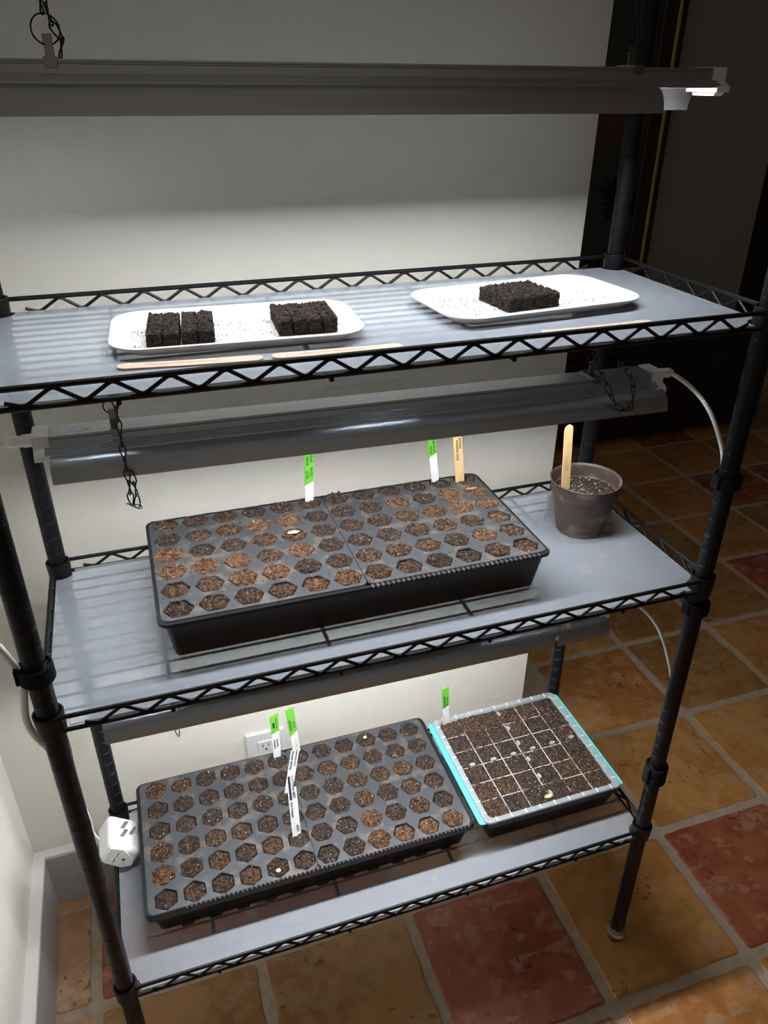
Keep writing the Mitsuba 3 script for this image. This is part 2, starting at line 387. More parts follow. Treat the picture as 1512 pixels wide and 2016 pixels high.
L2, at2, _ = light(.030, .853, .160, .140, 1.1405, 1.1365, 'silver grow light hanging between the foam tray shelf and the brown pot', (.046, .846), (.046, .846), .86)
L1, at1, _ = light(.028, .834, .155, .150, .7450, .7415, 'silver grow light tucked under the middle shelf, lowest of the three', (.036, .826), (.036, .826), 1.42)
def sticker(): 
    p = at2(.075); a = np.linspace(0, 2 * PI, 24, endpoint=False)
    ring = lambda s, dz: np.stack([p[0] + .018 * s * np.cos(a), p[1] - .001 + .009 * s * np.sin(a), p[2] + dz + 0 * a], 1)
    put('sticker', loft([ring(1, .0001), ring(.97, .0004)], False, True), 'label_white', L2, label='oval white sticker')
sticker()

# hanger clips with rings, on the housings
def clip(key, p, ring_r=.0085, lean=0.15):
    x, y, z = p
    ms = [box(x - .006, x + .006, y - .0185, y + .0185, z + .0004, z + .0018), box(x - .006, x + .006, y - .0188, y - .0172, z - .0075, z + .0018, .0003), box(x - .006, x + .006, y + .0172, y + .0188, z - .0075, z + .0018, .0003),
          box(x - .0042, x + .0042, y - .001, y + .001, z + .0016, z + .020, .0004)]
    c = put('hanger_clip', join(ms), 'steel', key, label='steel hanger clip')
    a = np.linspace(0, 2 * PI, 25)
    put('ring', tube([(x + ring_r * math.cos(t) * math.cos(lean), y + ring_r * math.cos(t) * math.sin(lean), z + .0235 + ring_r * math.sin(t)) for t in a], .0008, 6), 'chain_black', c, smooth=True)
    return np.array([x, y, z + .0235 + ring_r])
r3a = clip(L3, at3(.1232), .0125); r3b = clip(L3, at3(.752))
r2a = clip(L2, at2(.1200)); r2b = clip(L2, at2(.748))
r1a = clip(L1, at1(.130)); r1b = clip(L1, at1(.72))

# chains of bent wire links
def link_mesh(L=.0185, w=.0062, r=.00085):
    pts = []
    for t in np.linspace(0, 2 * PI, 21):
        c, s = math.cos(t), math.sin(t)
        pts.append((L / 2 * c * (1.0), w / 2 * s * (1.0 - .35 * c), .0012 * math.sin(2 * t)))
    return tube(pts, r, 5)
LINK = link_mesh()
def chain(label, pts, hook=None, group=None, roll=0.3):
    key = thing('hanging_chain', label, 'chain', group)
    p = np.asarray(pts, float); d = np.r_[0, np.cumsum(np.linalg.norm(np.diff(p, axis=0), axis=1))]
    pitch = .0152; n = max(2, int(round(d[-1] / pitch)))
    q = np.stack([np.interp(np.linspace(0, d[-1], n + 1), d, p[:, k]) for k in range(3)], 1)
    for k in range(n):
        t = unit(q[k + 1] - q[k]); a = np.cross(t, [0, 1, 0.05])
        if np.linalg.norm(a) < .15: a = np.cross(t, [1.0, 0, 0])
        a = unit(a); b = np.cross(t, a); ph = roll + (PI / 2 if k % 2 else 0) * .8
        e = a * math.cos(ph) + b * math.sin(ph)
        put('link', frame(LINK, (q[k] + q[k + 1]) / 2, t, e, np.cross(t, e)), 'chain_black', key, smooth=True)
    return key
def vs(*p): return [np.asarray(x, float) for x in p]
T4 = Z[3] - .030
chain('black chain holding the left end of the highest grow light', vs((.121, .150, T4), (.1225, .153, 1.62), r3a))
chain('loose black chain end beside the highest grow light left ring', vs((.1262, .150, 1.566), (.128, .149, 1.540), (.1345, .148, 1.528), (.1385, .148, 1.519), (.1325, .147, 1.512)))
chain('black chain holding the right end of the highest grow light', vs((.747, .150, T4), (.749, .152, 1.62), r3b))
chain('doubled slack black chain beside the right hanger of the highest grow light', vs((.7490, .146, T4), (.7515, .145, 1.60), (.7505, .144, 1.535), (.7560, .142, 1.512)))
T3 = Z[2] - .0255
chain('short black chain between the foam tray shelf and the left clip of the middle light', vs((.1240, .1465, T3), r2a))
chain('long black chain tail dangling before the left end of the middle light', vs((.1262, .100, T3 - .003), (.1270, .0960, 1.185), (.1265, .0955, 1.136), (.1265, .0960, 1.095), (.1255, .0965, 1.062), (.1300, .0965, 1.0560), (.1335, .0985, 1.0680), (.1310, .0990, 1.105)))
chain('short black chain above the right hanger clip of the middle light', vs((.7475, .1400, T3), r2b))
chain('black chain loop draped over the right end of the middle light', vs((.7560, .150, 1.170), (.7480, .128, 1.153), (.7430, .110, 1.150), (.7480, .099, 1.134), (.7540, .0925, 1.118), (.7640, .090, 1.104), (.7760, .089, 1.0985), (.7860, .0905, 1.106), (.7880, .097, 1.128), (.7860, .110, 1.149), (.7900, .135, 1.1475), (.7960, .150, 1.1495)))
T2 = Z[1] - .0255
chain('black chain above the left clip of the lowest light behind the wire shelf edge', vs((.130, .153, T2), r1a))
chain('thin chain end with a small hook dangling below the lowest light near the outlet', vs((.1245, .216, T2 - .003), (.1262, .2185, .700), (.1270, .220, .625), (.1285, .220, .578)))
chain('black chain above the right clip of the lowest light', vs((.720, .151, T2), r1b))

# ---------------------------------------------------------------- cords and straps
def cord(label, pts, r=.0031, plug=None, group=None):
    key = thing('power_cord', label, 'cord', group)
    put('cable', tube(spline(pts, 60), r, 10), 'cord_white', key, smooth=True)
    if plug is not None:
        a, b = map(np.asarray, plug)
        prof = [0, .35, .36, .6, .61, .8, 1.0]; rad = [.0075, .0078, .0066, .0066, .0072, .0068, .0040]
        put('plug', tube([a + (b - a) * s for s in prof], rad, 14), 'cord_white', key, smooth=35)
    return key
e2 = at2(.853) + [0, 0, -.0085]; e2l = at2(.030) + [0, 0, -.0085]
cord('white cord arching from the right end of the middle light to the rack post', [e2 + [.024, 0, 0], (.8830, .136, 1.1245), (.8985, .120, 1.112), (.9060, .085, 1.0925), (.9030, .050, 1.066), (.8965, .024, 1.040), (.8915, .0170, 1.022)], .0031, (e2 + [.0, 0, 0], e2 + [.028, 0, 0]))
cord('thick white cord looping from the middle light left end behind the front post', [e2l - [.024, 0, 0], (-.040, .154, 1.127), (-.072, .130, 1.110), (-.082, .080, 1.070), (-.060, .035, 1.020), (-.0345, .010, .972), (-.0195, .002, .938), (-.0168, .002, .915), (-.0232, .004, .872), (-.0236, .006, .845), (-.0140, .0170, .800), (-.0080, .0195, .770)], .0042, (e2l, e2l - [.030, 0, 0]))
e1 = at1(.834) + [0, 0, -.0085]
cord('white cord curving from the lowest light right end to the front right post', [e1 + [.004, 0, 0], (.858, .148, .738), (.882, .135, .730), (.9010, .110, .715), (.9085, .080, .695), (.9065, .050, .668), (.8990, .024, .642), (.8925, .0165, .620), (.8990, .0120, .585), (.9020, .006, .545), (.9015, .004, .500), (.898, .010, .470), (.8935, .0160, .440)], .0027, (e1 - [.002, 0, 0], e1 + [.018, 0, 0]))
cord('thin white cord running down to the white plug adapter', [(.0040, .0200, .840), (.0063, .030, .7988), (-.0001, .060, .7325), (-.0084, .100, .6524), (-.0233, .180, .5102), (-.0289, .220, .4311), (-.0316, .243, .3750), (-.0290, .2440, .3640)], .0017)
def strap(x, y, z0, z1, label, tail=0.0):
    key = thing('cable_strap', label, 'cable strap')
    put('band', lathe([(.0131, z0), (.0180, z0), (.0192, z0 + .002), (.0190, z1 - .002), (.0184, z1), (.0168, z1), (.0162, z1 - .003), (.0131, z1 - .003)], 26, x, y, cap=False), 'strap_fabric', key, smooth=40)
    put('flap', box(x - .0215, x - .0180, y - .008, y + .006, z0 + .001, z1 + .001, .001), 'strap_fabric', key)
strap(W, 0, 1.012, 1.030, 'black fabric strap on the right front post above the middle shelf')
strap(W, 0, .803, .822, 'black fabric strap on the right front post just below the middle shelf')
strap(W, 0, .466, .482, 'upper of two touching black fabric straps low on the right front post')
strap(W, 0, .446, .4635, 'lower of two touching black fabric straps low on the right front post')
strap(0, 0, .917, .938, 'black fabric strap on the left front post')

# ---------------------------------------------------------------- soil meshes
def polar_soil(R, amp, seed, edge=.006, dome=0.0, N=42, jitter=.05, fine=.0016):
    g = np.linspace(-1, 1, N); X, Y = np.meshgrid(g, g); r = np.maximum(abs(X), abs(Y)); th = np.arctan2(Y, X)
    rad = R(th); p = np.stack([r * rad * np.cos(th), r * rad * np.sin(th), 0 * r], -1)
    p[..., :2] *= 1 + (fbm(p * 220, 3, seed)[..., None] - .5) * jitter * 2 * (r[..., None] ** 2)
    h = amp * 2 * (fbm(p * 150 + seed, 3, seed) - .5) + fine * 2 * (fbm(p * 640, 2, seed + 9) - .5) + dome * (1 - r * r)
    h -= edge * np.clip((r - .90) / .10, 0, 1) ** 1.5
    p[..., 2] = h
    i = np.arange(N * N).reshape(N, N); a, b, c, d = i[:-1, :-1].ravel(), i[:-1, 1:].ravel(), i[1:, 1:].ravel(), i[1:, :-1].ravel()
    return TRI(p.reshape(-1, 3), np.vstack([np.stack([a, b, c], 1), np.stack([a, c, d], 1)]), process=False)
HEXR = .0192
def hexrad(th, R, rot=0.0):
    a = (th - rot) % (PI / 3) - PI / 6
    return R * math.cos(PI / 6) / np.cos(a)
HEXSOIL = {}
for kind, sc, amp, fine in (('in', 1.0, .0028, .0017), ('flush', 1.06, .0034, .0020), ('over', 1.14, .0040, .0022)):
    HEXSOIL[kind] = [polar_soil(lambda th: hexrad(th, HEXR * sc), amp, 11 + k, N=42, jitter={'in': .04, 'flush': .12, 'over': .18}[kind], fine=fine) for k in range(5)]
SOILPLY = {}
def soilply(kind, k, m):
    if (kind, k, m) not in SOILPLY: SOILPLY[kind, k, m] = ply(HEXSOIL[kind][k], m)
    return SOILPLY[kind, k, m]

def grains(pts, size, seed=0):
    """tiny irregular grains, one mesh"""
    r = np.random.default_rng(seed); b = trimesh.creation.icosahedron(); v0, f0 = b.vertices, b.faces; V, F = [], []
    for k, p in enumerate(pts):
        s = size[k] if np.ndim(size) else size
        V.append(np.asarray(p) + v0 * s * r.uniform(.55, 1.25, (12, 1)) * r.uniform(.6, 1.2, 3)); F.append(f0 + 12 * k)
    return TRI(np.vstack(V), np.vstack(F), process=False)
def fibres(pts, length, rad, seed=0, lift=.6):
    """thin curled strands, one mesh"""
    r = np.random.default_rng(seed); V, F = [], []; nseg, at = 4, 0
    for p in pts:
        L = length * r.uniform(.35, 1.4); a = r.uniform(0, 2 * PI); el = abs(r.normal(0, .35)) * lift; k = r.normal(0, 1.0) ; c = [np.asarray(p, float)]
        for s in range(nseg):
            a += k * .35; el = el - .25 * r.random()
            c.append(c[-1] + L / nseg * np.array([math.cos(a) * math.cos(el), math.sin(a) * math.cos(el), math.sin(el)]))
        c = np.array(c); c[:, 2] -= max(0, p[2] - c[-1, 2]) * .5; rr = rad * r.uniform(.6, 1.3)
        side = np.array([-math.sin(a), math.cos(a), 0]); up = np.array([0, 0, 1.0])
        ring = np.stack([c + side * rr, c - side * rr, c + up * rr * 1.2], 1).reshape(-1, 3); V.append(ring)
        for s in range(nseg):
            for q in range(3):
                i0, i1 = at + 3 * s + q, at + 3 * s + (q + 1) % 3; F += [(i0, i1, i1 + 3), (i0, i1 + 3, i0 + 3)]
        at += len(ring)
    return TRI(np.vstack(V), np.array(F), process=False)
def stuff(name, mesh, m, parent, label, smooth=False):
    k = put(name, mesh, m, parent, smooth=smooth); labels[k] = {'label': label, 'kind': 'stuff'}; return k

# ---------------------------------------------------------------- long black trays with two hexagon cell inserts each
def base_tray(x0, x1, y0, y1, zb, h, inset, lip, label, knobs=False, ribs=(None, None)):
    key = thing('seed_tray', label, 'seed tray')
    zt = zb + h
    i = .007
    R = lambda d, r, z: rrect(x0 + d, x1 - d, y0 + d, y1 - d, r, z)
    rings = [R(i + inset + .002, .009, zb + .0015), R(i + .0025, .010, zt - .0025), R(i - .001, .011, zt), R(.0008, .013, zt), R(0, .0135, zt - .001), R(0, .0135, zt - lip), R(.001, .0135, zt - lip), R(i - .001, .011, zt - lip + .001 if lip < .008 else zt - lip), R(i, .010, zt - max(lip, .008)), R(i + inset, .009, zb + .002), R(i + inset + .003, .010, zb)]
    ms = [loft(rings, True, True)]
    put('shell', join(ms), 'tray_black', key, smooth=30)
    a, b = ribs
    if a is not None:                       # fine ribs on the front rim
        for x in np.arange(a, b, .0072): put('rim_rib', box(x, x + .0028, y0 - .0012, y0 + .0062, zt - .0030, zt + .0007, .0004), 'insert_black', key)
    if knobs:
        for x in np.arange(x0 + .05, x1 - .05, .0445): put('drain_ridge', box(x, x + .020, y0 + i + inset * .55, y0 + i + inset + .004, zb + .0002, zb + .011, .002), 'tray_black', key)
    return key
seed_tray_mid = base_tray(.1315, .6725, .0615, .3300, M2, .0630, .0085, .004, 'long black seed tray on the middle shelf beside the brown pot', ribs=(.405, .655))
seed_tray_low = base_tray(.0375, .5910, .0635, .3335, M1, .0630, .0095, .013, 'long black seed tray on the lowest shelf beside the turquoise edged tray', knobs=True, ribs=(.10, .58))

def insert(x0, x1, y0, y1, cx, cy, px, py, zt, rot, label, over, mids, coirs, seed, spec=.22, fib=24, tilt=0.0):
    key = thing('cell_insert', label, 'seed starting insert')
    P = sg.Polygon(rrect(x0, x1, y0, y1, .010, 0, 5)[:, :2])
    cells = [(cx + px * i, cy + py * j) for j in range(6) for i in range(6)]
    ang = np.arange(6) * PI / 3 + rot
    ms = []
    def hexloop(c, R, z):
        # rounded hexagon
        h = sg.Polygon([(c[0] + R * math.cos(a), c[1] + R * math.sin(a)) for a in ang]).buffer(-.0035).buffer(.0035, 3)
        q = np.array(h.exterior.coords)[:-1]
        if not h.exterior.is_ccw: q = q[::-1]
        s = np.argmin((q[:, 0] - c[0] - 1) ** 2 + q[:, 1] * 0 + (q[:, 1] - c[1]) ** 2 * .1); q = np.roll(q, -s, 0)
        return np.c_[q, np.full(len(q), z)]
    holes = P
    for c in cells:
        big = hexloop(c, HEXR + .0012, zt); holes = holes.difference(sg.Polygon(big[:, :2]))
        ms.append(loft([big, hexloop(c, HEXR + .0004, zt - .0012), hexloop(c, HEXR * .93, zt - .012), hexloop(c, HEXR * .6, zt - .040)], False, True))
    top = trimesh.creation.triangulate_polygon(holes, engine='earcut')
    ms.append(TRI(np.c_[top[0], np.full(len(top[0]), zt)], top[1], process=False))
    e0 = rrect(x0, x1, y0, y1, .010, zt, 5); e1 = rrect(x0 - .0008, x1 + .0008, y0 - .0008, y1 + .0008, .0105, zt - .0012, 5); e2 = rrect(x0 - .0008, x1 + .0008, y0 - .0008, y1 + .0008, .0105, zt - .004, 5)
    ms.append(loft([e2, e1, e0]))
    put('tray', join(ms), 'insert_black', key, smooth=False)
    r = np.random.default_rng(seed)
    per, fp, fc = [], [], []
    for n, c in enumerate(cells):
        kind = 'over' if n in over else 'flush' if r.random() < (.62 if fib > 15 else .30) else 'in'
        m = 'soil_coir' if n in coirs else 'soil_mid' if n in mids else 'soil_dark'
        z = zt + (.0006 if kind == 'over' else r.uniform(-.0010, .0004) if kind == 'flush' else r.uniform(-.0034, -.0012))
        q = soilply(kind, int(r.integers(5)), m)
        k = put('soil_plug', q, None, key, to_world=T().translate([c[0], c[1], z]).rotate([0, 0, 1], math.degrees(rot) + 60 * int(r.integers(6))))
        for _ in range(r.poisson(3.0 * spec)):
            a, d = r.uniform(0, 2 * PI), .016 * math.sqrt(r.random()); per.append((c[0] + d * math.cos(a), c[1] + d * math.sin(a), z + .0012))
        nf = fib * (1.6 if n in coirs else .7 if n in mids else .15)
        for _ in range(int(nf)):
            a, d = r.uniform(0, 2 * PI), (.021 if kind == 'over' else .0165) * math.sqrt(r.random()); fp.append((c[0] + d * math.cos(a), c[1] + d * math.sin(a), z + r.uniform(.0004, .0026)))
    cr = [(r.uniform(x0 + .004, x1 - .004), r.uniform(y0 + .004, y1 - .004), zt + .0004) for _ in range(420)]
    stuff('crumbs', grains(cr, r.uniform(.0003, .0010, len(cr)), seed), 'soil_mid', key, 'spilled soil crumbs')
    stuff('fibres', fibres(fp, .010, .00022, seed), 'fibre', key, 'coir fibres')
    stuff('perlite', grains(per, r.uniform(.0004, .0011, len(per)), seed), 'perlite', key, 'white perlite specks')
    return key
ZM, ZLO = M2 + .0640, M1 + .0640
def lump(parent, name, x, y, z, rx, ry, rz, m, label):
    b = trimesh.creation.icosphere(3); q = b.vertices * (1 + .55 * (fbm(b.vertices * 2.6 + x * 50, 3)[:, None] - .5))
    put(name, TRI(q * [rx, ry, rz] + [x, y, z], b.faces), m, parent, smooth=True, label=label)
# cell numbers: column + 6 * row, rows counted from the front
c = lambda *rc: {a + 6 * b for a, b in rc}
insert(.1366, .4014, .0690, .3225, .1592, .0918, .0443, .0437, ZM, 0.0, 'black hexagon cell insert, left half of middle shelf tray, many rusty brown cells',
       c((0, 3), (1, 2), (2, 1), (0, 2)), c((1, 0), (2, 0), (3, 0), (1, 1), (0, 1), (3, 3), (2, 4), (3, 2), (4, 3), (1, 4), (0, 5)), c((4, 0), (5, 0), (2, 1), (3, 1), (0, 2), (1, 2), (2, 2), (4, 2), (0, 3), (3, 4), (4, 4)), 21)
insert(.4034, .6672, .0690, .3225, .4240, .0930, .0443, .0437, ZM, 0.0, 'black hexagon cell insert, right half of middle shelf tray, nearest the pot',
       c((3, 2), (2, 3), (3, 3), (4, 3), (2, 2), (0, 5), (1, 3), (4, 4), (1, 1), (5, 4), (0, 4), (1, 4)), c((0, 0), (1, 0), (4, 0), (5, 0), (1, 1), (2, 1), (0, 1), (3, 2), (5, 2), (3, 3), (5, 1), (2, 3)), c((4, 4), (4, 3), (2, 4), (5, 3), (5, 4), (4, 1)), 22)
insert(.0440, .3112, .0657, .3305, .0717, .0868, .0443, .0444, ZLO, PI / 6, 'black hexagon cell insert, left half of lowest shelf tray, mostly dark soil',
       c((0, 1), (0, 2), (0, 5), (5, 4), (4, 3)), c((1, 0), (2, 2), (0, 2), (3, 0), (2, 1), (3, 2), (4, 1), (0, 5), (1, 5)), c((0, 1)), 23, spec=.9, fib=10)
insert(.3128, .5830, .0657, .3305, .3335, .0860, .0444, .0443, ZLO, 0.0, 'black hexagon cell insert, right half of lowest shelf tray, coir on front cells',
       c((2, 0), (2, 1), (2, 3), (1, 3), (3, 2)), c((3, 0), (4, 1), (2, 3), (3, 3), (4, 2), (4, 3), (2, 2), (2, 4), (1, 4), (0, 4)), c((2, 0), (2, 1), (4, 0), (5, 0), (3, 0)), 24, spec=.9, fib=12)

lump('cell_insert_002', 'pebble', .2485, .0800, ZLO + .0008, .0040, .0034, .0032, 'cream', 'cream pebble on the soil')
lump('cell_insert', 'bark_chip', .3360, .2262, ZM + .0024, .0085, .0040, .0022, 'seed_tan', 'curled tan bark chip')
lump('cell_insert_001', 'bark_chip', .6390, .2700, ZM + .0030, .0110, .0022, .0018, 'fibre', 'brown twig')
lump('cell_insert_003', 'pebble', .4660, .3120, ZLO + .0020, .0034, .0028, .0026, 'cream', 'cream pebble on the soil')

# ---------------------------------------------------------------- square tray: black base, turquoise tray edge, clear grid insert
X0, X1, Y0, Y1 = .6075, .8790, .0580, .3190
key = thing('seed_tray', 'square black seed tray under the clear insert on the lowest shelf', 'seed tray')
zt = M1 + .0510
R = lambda d, r, z: rrect(X0 + d, X1 - d, Y0 + d, Y1 - d, r, z)
put('shell', loft([R(.018, .010, M1 + .002), R(.006, .012, zt - .002), R(.003, .012, zt), R(.0012, .012, zt), R(.001, .012, zt - .006), R(.0045, .012, zt - .007), R(.014, .010, M1 + .002), R(.016, .010, M1)], True, True), 'tray_black', key, smooth=30)
key = thing('turquoise_tray', 'turquoise tray whose edges show left and right below the clear square insert', 'tray')
zt2 = zt + .0022
q = lambda d, e, r, z: rrect(X0 - .0095 + d, X1 + .0075 - d, Y0 + .006 + e, Y1 - .004 - e, r, z)
put('shell', loft([q(.022, .006, .008, zt2 - .014), q(.013, .0045, .010, zt2 - .0015), q(0, 0, .007, zt2 - .0008), q(-.0004, 0, .007, zt2 + .0008), q(.0004, 0, .007, zt2 + .0016), q(.0165, .002, .010, zt2 + .0016), q(.024, .008, .008, zt2 - .012)], True, True), 'turquoise', key, smooth=30)
key = thing('grid_insert', 'clear plastic square insert with a grid of soil filled cells on the lowest shelf', 'seed starting insert')
zc = zt2 + .0020; zr = zc + .0050
R = lambda d, r, z: rrect(X0 + d, X1 - d, Y0 + d, Y1 - d, r, z)
put('rim', loft([R(.0, .012, zc + .0002), R(.0, .012, zr - .001), R(.001, .012, zr), R(.0095, .010, zr), R(.0105, .010, zr - .001), R(.0120, .010, zc - .0015), R(.0125, .010, zc - .012)], False, False), 'clear_plastic', key, smooth=30, label='clear raised rim')
rb = []
for x in np.linspace(X0 + .022, X1 - .022, 9):
    rb += [box(x - .0009, x + .0009, Y0 + .0008, Y0 + .0105, zr - .002, zr + .0009, .0003), box(x - .0009, x + .0009, Y1 - .0105, Y1 - .0008, zr - .002, zr + .0009, .0003)]
for y in np.linspace(Y0 + .022, Y1 - .022, 9):
    rb += [box(X0 + .0008, X0 + .0105, y - .0009, y + .0009, zr - .002, zr + .0009, .0003), box(X1 - .0105, X1 - .0008, y - .0009, y + .0009, zr - .002, zr + .0009, .0003)]
for m in rb: put('rim_rib', m, 'label_white', key)
gx0, gx1, gy0, gy1 = .6190, .8740 - .0065, .0690, .3080
px, py = (gx1 - gx0) / 6, (gy1 - gy0) / 6
zs = zc - .0005
gm = [box(gx0 + px * i - .0009, gx0 + px * i + .0009, gy0, gy1, zs - .02, zs) for i in range(1, 6)] + [box(gx0, gx1, gy0 + py * j - .0009, gy0 + py * j + .0009, zs - .02, zs) for j in range(1, 6)]
put('cell_walls', join(gm), 'grid_plastic', key, label='thin pale cell dividers')
r = np.random.default_rng(5); per = []
sq = [polar_soil(lambda th: .0211 / np.maximum(abs(np.cos(th)), abs(np.sin(th))), .0019, 60 + k, edge=.0030, dome=.0002, N=44, jitter=.05) for k in range(8)]
sqp = [ply(m, 'soil_dark') for m in sq] + [ply(m, 'soil_mid') for m in sq]
for j in range(6):
    for i in range(6):
        cx, cy = gx0 + px * (i + .5), gy0 + py * (j + .5)
        edge = .0016 if i in (0, 5) or j in (0, 5) else .0004
        z = zs + .0001 + r.uniform(-.0006, .0012) + (edge if r.random() < .45 else 0)
        put('soil_plug', sqp[int(r.integers(8)) + (8 if r.random() < .35 or (j < 2 and i > 3) else 0)], None, key, to_world=T().translate([cx, cy, z]).scale([1.01, .985, 1]).rotate([0, 0, 1], 90 * int(r.integers(4))))
        for _ in range(r.poisson(9)): per.append((cx + r.uniform(-.02, .02), cy + r.uniform(-.019, .019), z + .0012))
stuff('perlite', grains(per, r.uniform(.0003, .0009, len(per)), 3), 'perlite', key, 'white perlite specks')
stuff('fibres', fibres([(r.uniform(gx0, gx1), r.uniform(gy0, gy1), zs + .0018) for _ in range(160)], .010, .00022, 6), 'fibre', key, 'coir fibres')
for (x, y), d in zip([(.7452, .2968), (.7462, .2554), (.7474, .2137), (.7677, .1929), (.7258, .1917), (.7465, .1709), (.6842, .1915), (.7467, .1279), (.7472, .0869), (.8103, .1937), (.8533, .1954), (.6404, .1914)], 'yyyxxyxyyxxx'):
    a = np.linspace(0, 2 * PI, 20, endpoint=False); ax, ay = (.0060, .0038) if d == 'x' else (.0038, .0062)
    rg = lambda s, z: np.stack([x + ax * s * np.cos(a), y + ay * s * np.sin(a), zs + z + 0 * a], 1)
    put('vent_tab', loft([rg(1, -.002), rg(1, .0028), rg(.85, .0034), rg(.6, .0028)], False, True), 'tab_plastic', key, smooth=35, label='pale oval tab')
stuff('bark_chip', TRI(trimesh.creation.icosphere(2).vertices * [.0085, .0040, .0022] + [.7400, .0800, zs + .0035], trimesh.creation.icosphere(2).faces), 'seed_tan', key, 'tan bark chip')

# ---------------------------------------------------------------- foam trays with soil blocks
def foam_tray(cx, cy, a, label, L=.281, B=.159):
    key = thing('foam_tray', label, 'foam tray')
    ca, sa = math.cos(a), math.sin(a)
    def tf(o): return np.c_[cx + o[:, 0] * ca - o[:, 1] * sa, cy + o[:, 0] * sa + o[:, 1] * ca, o[:, 2] + M3]
    R = lambda d, r, z: rrect(-L / 2 + d, L / 2 - d, -B / 2 + d, B / 2 - d, r, z, 8, tf)
    put('wall', loft([R(.021, .020, .0034), R(.0195, .022, .0040), R(.0075, .034, .0118), R(.0062, .035, .0130), R(.001, .038, .0138), R(0, .0385, .0130), R(0, .0385, .0114), R(.002, .037, .0106), R(.017, .026, .0014), R(.020, .024, .0002)], False, True), 'foam_white', key, smooth=50)
    put('bottom', loft([R(.0212, .020, .0034), R(.027, .018, .0028)], False, True), 'foam_floor', key, smooth=50)
    return key, lambda x, y: (cx + x * ca - y * sa, cy + x * sa + y * ca)
foam_tray(.2730, .1560, -.055, 'left white foam tray holding two groups of dark soil blocks')
foam_tray(.6493, .1690, .087, 'right white foam tray holding a single group of dark soil blocks')
def block_mesh(sx, sy, sz, seed):
    m = box(-sx / 2, sx / 2, -sy / 2, sy / 2, 0, sz, .0012)
    m = m.subdivide_to_size(.0016)
    v = np.array(m.vertices); n = np.array(m.vertex_normals)
    top = np.clip((v[:, 2] - sz * .75) / (sz * .25), 0, 1)
    d = .0016 * (fbm(v * 330 + seed * 3.1, 3, seed) - .5) * 2
    v = v + n * d[:, None]
    v[:, 2] += top * (.0065 * np.clip(fbm(v * 300 + 7, 3, seed + 5) - .46, -.2, 1) + .0022 * (fbm(v * 900, 2, seed + 8) - .5))
    v[:, 2] = np.maximum(v[:, 2], 0)
    return TRI(v, m.faces, process=False)
ORD = ['first', 'second', 'third', 'fourth', 'fifth']
def blocks(x0, y0, nx, ny, px, py, a, h, where, group, seed, gap=0.0):
    r = np.random.default_rng(seed)
    meshes = [ply(block_mesh(px - .0007, py - .0008, h, seed * 10 + k), 'block_soil') for k in range(5)]
    ca, sa = math.cos(a), math.sin(a)
    for j in range(ny):
        for i in range(nx):
            lx, ly = px * (i + .5) + (gap if i >= nx / 2 else 0), py * (j + .5)
            k = thing('soil_block', f'dark soil block, {ORD[i]} from left in the {"front" if j == 0 else "back" if j == ny - 1 else ORD[j]} row, {where}', 'soil block', group)
            x, y = x0 + lx * ca - ly * sa, y0 + lx * sa + ly * ca
            scene[k] = {**meshes[int(r.integers(5))], 'to_world': T().translate([x, y, M3 + .0030 + r.uniform(0, .0004)]).rotate([0, 0, 1], math.degrees(a) + r.normal(0, 1.2) + 180 * int(r.integers(2)))}
blocks(.1690, .1140, 4, 5, .0176, .0170, -.10, .0165, 'left group of left tray', 'left soil blocks on the left foam tray', 1, gap=.0022)
blocks(.3140, .1190, 4, 4, .0172, .0186, -.06, .0170, 'right group of left tray', 'right soil blocks on the left foam tray', 2)
blocks(.6060, .1290, 4, 5, .0196, .0145, .11, .0170, 'on right foam tray', 'soil blocks on the right foam tray', 3)
r = np.random.default_rng(12); pts = []
for (x0, x1, y0, y1, n) in ((.155, .172, .105, .19, 90), (.246, .316, .105, .205, 260), (.386, .398, .12, .19, 30), (.530, .604, .115, .22, 300), (.690, .755, .135, .235, 110)):
    pts += [(r.uniform(x0, x1), r.uniform(y0, y1), M3 + .0034) for _ in range(n)]
k = thing('soil_crumbs', 'tiny brown soil crumbs scattered on the white foam trays', 'soil crumbs'); labels[k]['kind'] = 'stuff'
scene[k] = ply(grains(pts, r.uniform(.0002, .0007, len(pts)), 4), 'soil_coir')

